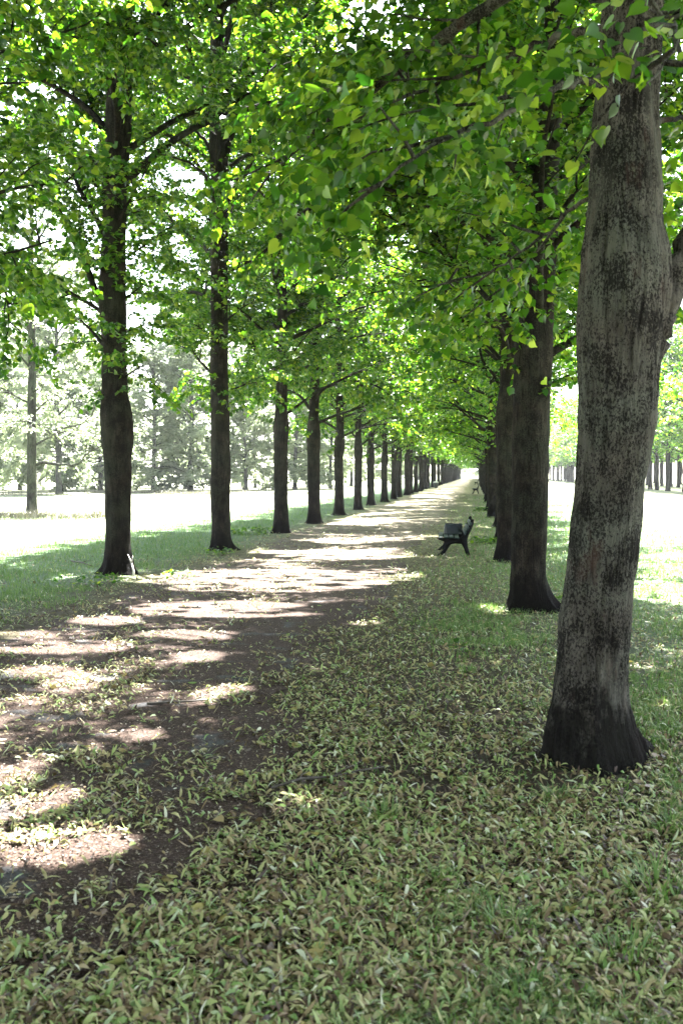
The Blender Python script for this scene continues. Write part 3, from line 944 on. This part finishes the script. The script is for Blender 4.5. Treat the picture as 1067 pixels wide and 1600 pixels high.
pts[..., 2] += (lift - zmin)[:, None, None]
c, s = np.cos(yaw)[:, None, None], np.sin(yaw)[:, None, None]
X = pts[..., 0] * c - pts[..., 1] * s + x[:, None, None]
Yq = pts[..., 0] * s + pts[..., 1] * c + y[:, None, None]
VV = np.stack([X, Yq, pts[..., 2]], -1).reshape(-1, 3)
base = np.array([[2 * k_, 2 * k_ + 1, 2 * k_ + 3, 2 * k_ + 2] for k_ in range(K - 1)]).ravel()
loops = (np.arange(N)[:, None] * (K * 2) + base[None, :]).ravel()
o = link("leaf_litter", np_mesh("leaf_litter", VV, loops, np.full(N * (K - 1), 4), M["litter"], smooth=True))
tag(o, "pale green and brown fallen lime bracts covering the ground", "leaf litter", kind="stuff")


# broad fallen leaves and fine crumbs among the bracts
def flat_scatter(name, x, y, size, shape, mat, label, cat, z=0.01, tilt=0.35):
    n_ = len(x)
    a_ = nr.rand(n_) * 2 * PI
    pos = np.stack([x, y, z + 0.012 * nr.rand(n_)], 1)
    d_ = np.stack([np.cos(a_), np.sin(a_), nr.randn(n_) * tilt * 0.5], 1)
    nn = np.tile([0, 0, 1.0], (n_, 1)) + nr.randn(n_, 3) * tilt
    return tag(link(name, leaf_cloud(name, pos, d_, nn, size, shape, mat)), label, cat, kind="stuff")


x, y = scatter(26000, 2.4, 30, 1.8)
keep = (nr.rand(len(x)) < litter_density(x, y) * 0.45) & (np.hypot(x - RX, y - RY[0]) > 0.3)
x, y = x[keep], y[keep]
flat_scatter("fallen_leaves", x, y, 0.02 + 0.045 * nr.rand(len(x)) ** 2, LEAF1, M["old_leaf"], "scattered yellow, brown and green fallen leaves among the bracts", "fallen leaves", 0.016)
x, y = scatter(150000, 2.4, 26, 1.7)
keep = (x < -0.6)
x, y = x[keep], y[keep]
flat_scatter("path_crumbs", x, y, (0.004 + 0.011 * nr.rand(len(x)) ** 2) * (1 + y / 25), LEAF2, M["crumb"], "small pale and dark crumbs of bud scale and grit on the path", "plant crumbs", 0.004)


def blades(name, x, y, h, w, mat, label, cat, lean=0.5, z=0.0):
    n = len(x)
    yaw = nr.rand(n) * 2 * PI
    ln = nr.randn(n, 2) * lean
    dx, dy = np.cos(yaw) * w, np.sin(yaw) * w
    V = np.zeros((n, 5, 3))
    bx = np.stack([x, y, np.full(n, z)], 1)
    V[:, 0] = bx + np.stack([-dx, -dy, 0 * x], 1)
    V[:, 1] = bx + np.stack([dx, dy, 0 * x], 1)
    midp = bx + np.stack([ln[:, 0] * h * 0.3, ln[:, 1] * h * 0.3, h * 0.6], 1)
    V[:, 2] = midp + np.stack([dx, dy, 0 * x], 1) * 0.7
    V[:, 3] = midp - np.stack([dx, dy, 0 * x], 1) * 0.7
    V[:, 4] = bx + np.stack([ln[:, 0] * h, ln[:, 1] * h, h * (1 - 0.25 * np.clip(np.hypot(ln[:, 0], ln[:, 1]), 0, 2))], 1)
    loops = (np.arange(n)[:, None] * 5 + np.array([0, 1, 2, 3, 3, 2, 4])[None, :]).ravel()
    o = link(name, np_mesh(name, V.reshape(-1, 3), loops, np.tile([4, 3], n), mat, smooth=True))
    return tag(o, label, cat, kind="stuff")


x, y = scatter(520000, 2.4, 75, 1.45, 1.5)
xl, xr = path_edges(y)
p = np.stack([x, y], 1)
cl = vnoise(p * 0.8, 31) * 0.5 + vnoise(p * 2.6, 32) * 0.3 + vnoise(p * 7, 33) * 0.2
off = np.where(x > -2.43, x - xr, xl - x)
dens = np.clip((off - 0.25) / 1.0, 0, 1) * (0.06 + 1.5 * np.clip((cl - 0.52) * 5, 0, 1)) * np.clip(0.25 + y / 18, 0, 1)
dens += np.clip((off - 0.4) / 1.6, 0, 1) * np.clip((y - 9) / 14, 0, 1) * 0.8
dens[(x < -10.3) | (x > 5.6)] *= 0.25
dens[np.hypot(x - RX, y - RY[0]) < 0.42] = 0
keep = nr.rand(len(x)) < dens
x, y = x[keep], y[keep]
n = len(x)
sc = 1 + np.clip(y / 30, 0, 2.0) * 0.8
blades("grass", x, y, (0.025 + 0.055 * nr.rand(n)) * sc, 0.0022 * sc * (0.7 + nr.rand(n)), M["grass"],
       "short green grass of the shaded verges", "grass", 0.6)

# tall dry grass strips in the meadow
xs, yss = [], []
for (xa, xb, yc, dy, m_) in ((-22, -14.0, 37.0, 2.0, 5200), (-34, -22, 84, 2.0, 4000), (-26, -12, 80, 3.0, 4000), (-48, -32, 75, 3.0, 3000)):
    u = nr.rand(m_)
    xx = xa + (xb - xa) * u
    keep = nr.rand(m_) < (0.3 + 0.7 * (vnoise(np.stack([xx * 1.3, xx * 0 + yc], 1), 55) > 0.4))
    xs.append(xx[keep]); yss.append((yc + nr.randn(m_) * dy * 0.5)[keep])
x, y = np.concatenate(xs), np.concatenate(yss)
n = len(x)
blades("meadow_grass", x, y, (0.12 + 0.42 * nr.rand(n) ** 1.6) * (0.35 + 0.9 * vnoise(np.stack([x * 0.9, y * 0.5], 1), 56)), 0.006 + 0.006 * nr.rand(n), M["dry_grass"], "tall grey dry grass in strips across the bright meadow", "grass", 0.75)

# ---------------------------------------------------------------- grass tufts and weeds
def tuft_mesh(seed, n, h, spread, mat):
    g = np.random.RandomState(seed)
    V, F = [], []
    for i in range(n):
        a = g.rand() * 2 * PI
        r = spread * math.sqrt(g.rand()) * 0.5
        bx, by = math.cos(a) * r, math.sin(a) * r
        hh = h * g.uniform(0.5, 1.1); w = g.uniform(0.0018, 0.0035)
        la = a + g.uniform(-0.7, 0.7); ln = g.uniform(0.15, 0.9)
        px, py = -math.sin(la) * w, math.cos(la) * w
        b = len(V)
        for t in (0, 0.35, 0.7):
            o_ = ln * hh * t * t
            z = hh * t * (1 - 0.25 * ln * t)
            k_ = 1 - t * 0.45
            V += [(bx + math.cos(la) * o_ + px * k_, by + math.sin(la) * o_ + py * k_, z), (bx + math.cos(la) * o_ - px * k_, by + math.sin(la) * o_ - py * k_, z)]
        V.append((bx + math.cos(la) * ln * hh, by + math.sin(la) * ln * hh, hh * (1 - 0.25 * ln)))
        F += [[b, b + 1, b + 3, b + 2], [b + 2, b + 3, b + 5, b + 4], [b + 4, b + 5, b + 6]]
    mb = MB(); mb.add(np.array(V), F)
    return mb.mesh("grass_tuft", mat, smooth=True)


tm = [tuft_mesh(900 + i, 70, 0.11, 0.16, M["grass"]) for i in range(3)]
tufts = [(975, 1500, 1.1, "grass tuft in the lower right litter below the largest tuft"), (795, 1455, 1.0, "green grass tuft among the fallen bracts in the lower middle of the litter"), (1035, 1400, 1.5, "largest green grass tuft, beside the right edge near the bottom"),
         (690, 1380, 0.8, "small grass tuft in the litter left of the lower middle tuft"), (597, 1280, 0.9, "grass tuft beside the dark twig near the path"),
         (730, 1050, 0.8, "lone upright grass tuft midway between path and big trunk"), (865, 1250, 0.8, "grass tuft just in front of the big trunk's foot"),
         (820, 1560, 0.9, "grass tuft close to the bottom edge of the litter"), (1050, 1300, 0.9, "grass tuft right of the big trunk's foot")]
for i, (px, py, s, lab) in enumerate(tufts):
    q = ground_at(px, py)
    o = link("grass_tuft", tm[i % 3]); o.location = (q[0], q[1], 0.002); o.rotation_euler = (0, 0, i * 1.3); o.scale = (s * 1.2, s * 1.2, s)
    tag(o, lab, "grass tuft", "green tufts in the leaf litter")


def weed(loc, seed, n, size, spread, label):
    g = np.random.RandomState(seed)
    r = empty("weed", loc)
    tag(r, label, "weed", "leafy weeds by the trunks")
    a = g.rand(n) * 2 * PI; rr_ = spread * np.sqrt(g.rand(n))
    pos = np.stack([np.cos(a) * rr_, np.sin(a) * rr_, 0.03 + 0.13 * g.rand(n)], 1)
    d = np.stack([np.cos(a), np.sin(a), -0.2 + 0.5 * g.rand(n)], 1) + g.randn(n, 3) * 0.3
    nn = np.tile([0, 0, 1.0], (n, 1)) + g.randn(n, 3) * 0.35
    link("foliage", leaf_cloud("foliage", pos, d, nn, size * (0.6 + 0.7 * g.rand(n)), LEAF1, M["leaf"]), r)
    sb = MB()
    for i in range(0, n, max(1, n // 14)):
        sb.tube([(pos[i][0] * 0.4, pos[i][1] * 0.4, 0), (pos[i][0] * 0.8, pos[i][1] * 0.8, pos[i][2] * 0.6), tuple(pos[i])], [0.003, 0.0025, 0.0015], 4)
    sb.build("stem", M["stick"], r)


weeds = [(385, 835, 160, .09, .55, "low leafy weeds between the second and third left trunks"), (415, 832, 110, .08, .4, "low leafy weeds at the foot of the third left trunk"),
         (280, 905, 60, .05, .25, "small weeds by the path's left verge near the knobbly trunk"), (140, 915, 120, .06, .5, "dark low weeds left of the knobbly trunk's foot"),
         (340, 868, 90, .06, .35, "weeds ringing the foot of the second left trunk"), (845, 948, 90, .05, .3, "weeds at the foot of the dark right trunk"),
         (760, 850, 130, .08, .35, "bright leafy weeds between the nearest bench and the right row"), (755, 798, 110, .12, .4, "bushy green seedling clump past the nearest bench"),
         (720, 1025, 14, .05, .08, "tiny seedling in the litter halfway to the dark trunk")]
for i, (px, py, n_, sz_, sp_, lab) in enumerate(weeds):
    q = ground_at(px, py)
    weed((q[0], q[1], 0), 700 + i, n_, sz_, sp_, lab)

# ---------------------------------------------------------------- fallen sticks
def stick(pix, r, mat, label, z=0.015):
    P = [ground_at(a, b) for a, b in pix]
    P = [np.array([p_[0], p_[1], z + 0.01 * (i % 2)]) for i, p_ in enumerate(P)]
    b0 = P[0].copy()
    mb = MB()
    mb.tube([p_ - b0 * np.array([1, 1, 0]) for p_ in P], np.linspace(r, r * 0.4, len(P)), 6)
    mid_ = len(P) // 2
    q = P[mid_] - b0 * np.array([1, 1, 0])
    mb.tube([q, q + np.array([0.06, 0.10, 0.02]), q + np.array([0.10, 0.22, 0.01])], [r * 0.5, r * 0.4, r * 0.2], 5)
    mb.tube([q * 0.5, q * 0.5 + np.array([-0.02, 0.05, 0.04]), q * 0.5 + np.array([0.02, 0.09, 0.05])], [r * 0.45, r * 0.35, r * 0.2], 5)
    o = mb.build("fallen_stick", mat, smooth=True)
    o.location = (b0[0], b0[1], 0)
    tag(o, label, "stick", "sticks lying on the ground")


stick([(425, 1240), (470, 1228), (520, 1222), (560, 1215), (610, 1205)], 0.009, M["stick"], "dark twig lying in the litter beside the path's right edge", 0.03)
stick([(112, 880), (128, 883), (145, 888)], 0.02, M["stick"], "dark stick on the grass left of the knobbly trunk", 0.04)
stick([(230, 1102), (300, 1100), (352, 1094)], 0.010, M["stick"], "thin dark stick lying across the path's leafy side", 0.012)
stick([(660, 975), (700, 968), (735, 958)], 0.008, M["stick"], "short thin twig on the shaded litter near the dark trunk", 0.02)
# pale forked stick leaning on the first left trunk
mb = MB()
a, b = at(210, 905, 15.85), at(206, 880, 15.93)
mb.tube([a, (a + b) / 2 + np.array([0.01, 0, 0]), b], [0.022, 0.019, 0.015], 7)
mb.tube([b, at(200, 866, 15.97)], [0.014, 0.006], 6)
mb.tube([b, at(208, 868, 15.95)], [0.013, 0.006], 6)
tag(mb.build("forked_stick", M["stick_pale"], smooth=True), "pale forked stick leaning against the knobbly trunk's foot", "stick")

# ---------------------------------------------------------------- benches
BLEN = 1.75
def make_bench(loc, rz, label):
    r = empty("park_bench", loc, rz)
    tag(r, label, "bench", "park benches along the right side of the path")
    # seat faces -X, length along Y from 0 (near end)
    seat = [(-0.30, 0.435), (-0.21, 0.445), (-0.12, 0.445), (-0.03, 0.435)]
    for j, (sx, sz_) in enumerate(seat):
        mb = MB(); mb.box((sx - 0.02, BLEN / 2, sz_), (0.075, BLEN, 0.032), bev=0.006)
        mb.build("seat_slat", M["slat"], r)
    for j, t in enumerate((0.15, 0.45, 0.78)):
        bx, bz = 0.075 + 0.13 * t, 0.50 + 0.34 * t
        a = math.radians(-18)
        R_ = np.array([[math.cos(a), 0, -math.sin(a)], [0, 1, 0], [math.sin(a), 0, math.cos(a)]])
        mb = MB(); mb.box((bx, BLEN / 2, bz), (0.030, BLEN, 0.085), rot=np.array([[math.cos(-a), 0, math.sin(-a)], [0, 1, 0], [-math.sin(-a), 0, math.cos(-a)]]), bev=0.006)
        mb.build("back_slat", M["slat"], r)
    side = [(-0.37, 0.425), (-0.355, 0.385), (-0.27, 0.345), (-0.245, 0.25), (-0.285, 0.13), (-0.36, 0.03), (-0.385, 0.0), (-0.27, 0.0), (-0.25, 0.05), (-0.19, 0.19), (-0.15, 0.275),
            (-0.08, 0.295), (0.03, 0.285), (0.07, 0.18), (0.115, 0.0), (0.185, 0.0), (0.165, 0.08), (0.135, 0.22), (0.125, 0.37), (0.15, 0.50), (0.20, 0.64), (0.235, 0.78), (0.235, 0.87),
            (0.21, 0.885), (0.185, 0.86), (0.17, 0.76), (0.12, 0.63), (0.06, 0.51), (0.02, 0.44), (-0.06, 0.415), (-0.2, 0.425)]
    for yy in (0.10, BLEN - 0.14):
        mb = MB(); mb.prism(side, yy, yy + 0.045)
        mb.build("side_frame", M["iron"], r)
    mb = MB(); mb.box((-0.06, BLEN / 2, 0.31), (0.03, BLEN - 0.25, 0.012))
    mb.build("stretcher", M["iron"], r)
    return r


q = ground_at(718, 869)
b1x, b1y = q[0], q[1]
bench = make_bench((b1x, b1y, 0), math.radians(2), "nearest park bench, dark green slats on black iron, a bag on its seat")
bench.scale = (1.22, 1.0, 0.86)
q = ground_at(743, 771.5)
make_bench((-0.05, q[1], 0), 0, "second park bench, small and dark, far down the path's right side")
make_bench((-0.05, q[1] * 1.75, 0), 0, "farthest park bench, a speck beyond the second bench")

# bag standing on the far part of the seat
r = empty("shoulder_bag", (b1x - 0.17, b1y + 0.95, 0.398), math.radians(8))
tag(r, "dark teal slouching cloth bag standing on the nearest bench's seat", "bag")
n_, m_ = 18, 14
V, F = [], []
for i in range(m_):
    t = i / (m_ - 1)
    hw, hd = 0.19 + 0.015 * math.sin(t * PI) - 0.01 * t, (0.075 * (1 - t) ** 0.6 + 0.012)
    for j in range(n_):
        a = 2 * PI * j / n_
        cx_, sx_ = math.cos(a), math.sin(a)
        e = 0.55
        xx = hw * math.copysign(abs(cx_) ** e, cx_)
        yy = hd * math.copysign(abs(sx_) ** e, sx_)
        yy += 0.022 * math.sin(xx * 30 + t * 5) * t - 0.03 * t * t
        zz = 0.235 * t - 0.03 * t * math.sin((xx + 0.2) * 8) ** 2 + 0.012 * math.sin(xx * 22) * t
        V.append((xx + 0.02 * t, yy, zz))
F = [[i * n_ + j, i * n_ + (j + 1) % n_, (i + 1) * n_ + (j + 1) % n_, (i + 1) * n_ + j] for i in range(m_ - 1) for j in range(n_)]
F += [list(range(n_))[::-1], list(range((m_ - 1) * n_, m_ * n_))]
mb = MB(); mb.add(np.array(V), F)
mb.build("bag_body", M["bag"], r, smooth=True)
mb = MB()
mb.tube([(-0.16, -0.03, 0.21), (-0.10, -0.06, 0.235), (0.04, -0.075, 0.225), (0.12, -0.085, 0.16), (0.185, -0.08, 0.05)], [0.009] * 5, 6)
mb.build("strap", M["bag_trim"], r, smooth=True)

# litter bin on the left side
q = ground_at(696, 763.3)
r = empty("litter_bin", (-4.2 - 0.45, q[1], 0))
tag(r, "dark litter bin with pale lid on the path's left side, far off by the trunks", "litter bin")
mb = MB()
mb.tube([(0, 0, 0.08), (0, 0, 0.12), (0, 0, 0.62), (0, 0, 0.66)], [0.22, 0.25, 0.30, 0.29], 20)
mb.build("bin_body", M["bin"], r, smooth=True)
mb = MB()
mb.tube([(0, 0, 0.66), (0, 0, 0.70), (0, 0, 0.78), (0, 0, 0.82)], [0.31, 0.32, 0.26, 0.08], 20)
mb.build("lid", M["bin_lid"], r, smooth=True)
mb = MB(); mb.tube([(0, 0, 0), (0, 0, 0.085)], [0.06, 0.06], 12)
mb.build("post", M["iron"], r)

# ---------------------------------------------------------------- haze in the air
hm, hnt, hout = new_mat("pale_haze")
pv = hnt.nodes.new("ShaderNodeVolumePrincipled")
pv.inputs["Color"].default_value = (0.93, 0.97, 1.0, 1)
pv.inputs["Density"].default_value = 0.00019
pv.inputs["Anisotropy"].default_value = 0.2
hnt.links.new(pv.outputs[0], hout.inputs["Volume"])
mb = MB()
mb.box((0, 235, 15), (320, 540, 32))
tag(mb.build("haze", hm), "thin pale summer haze over the avenue and meadow", "haze", kind="stuff")
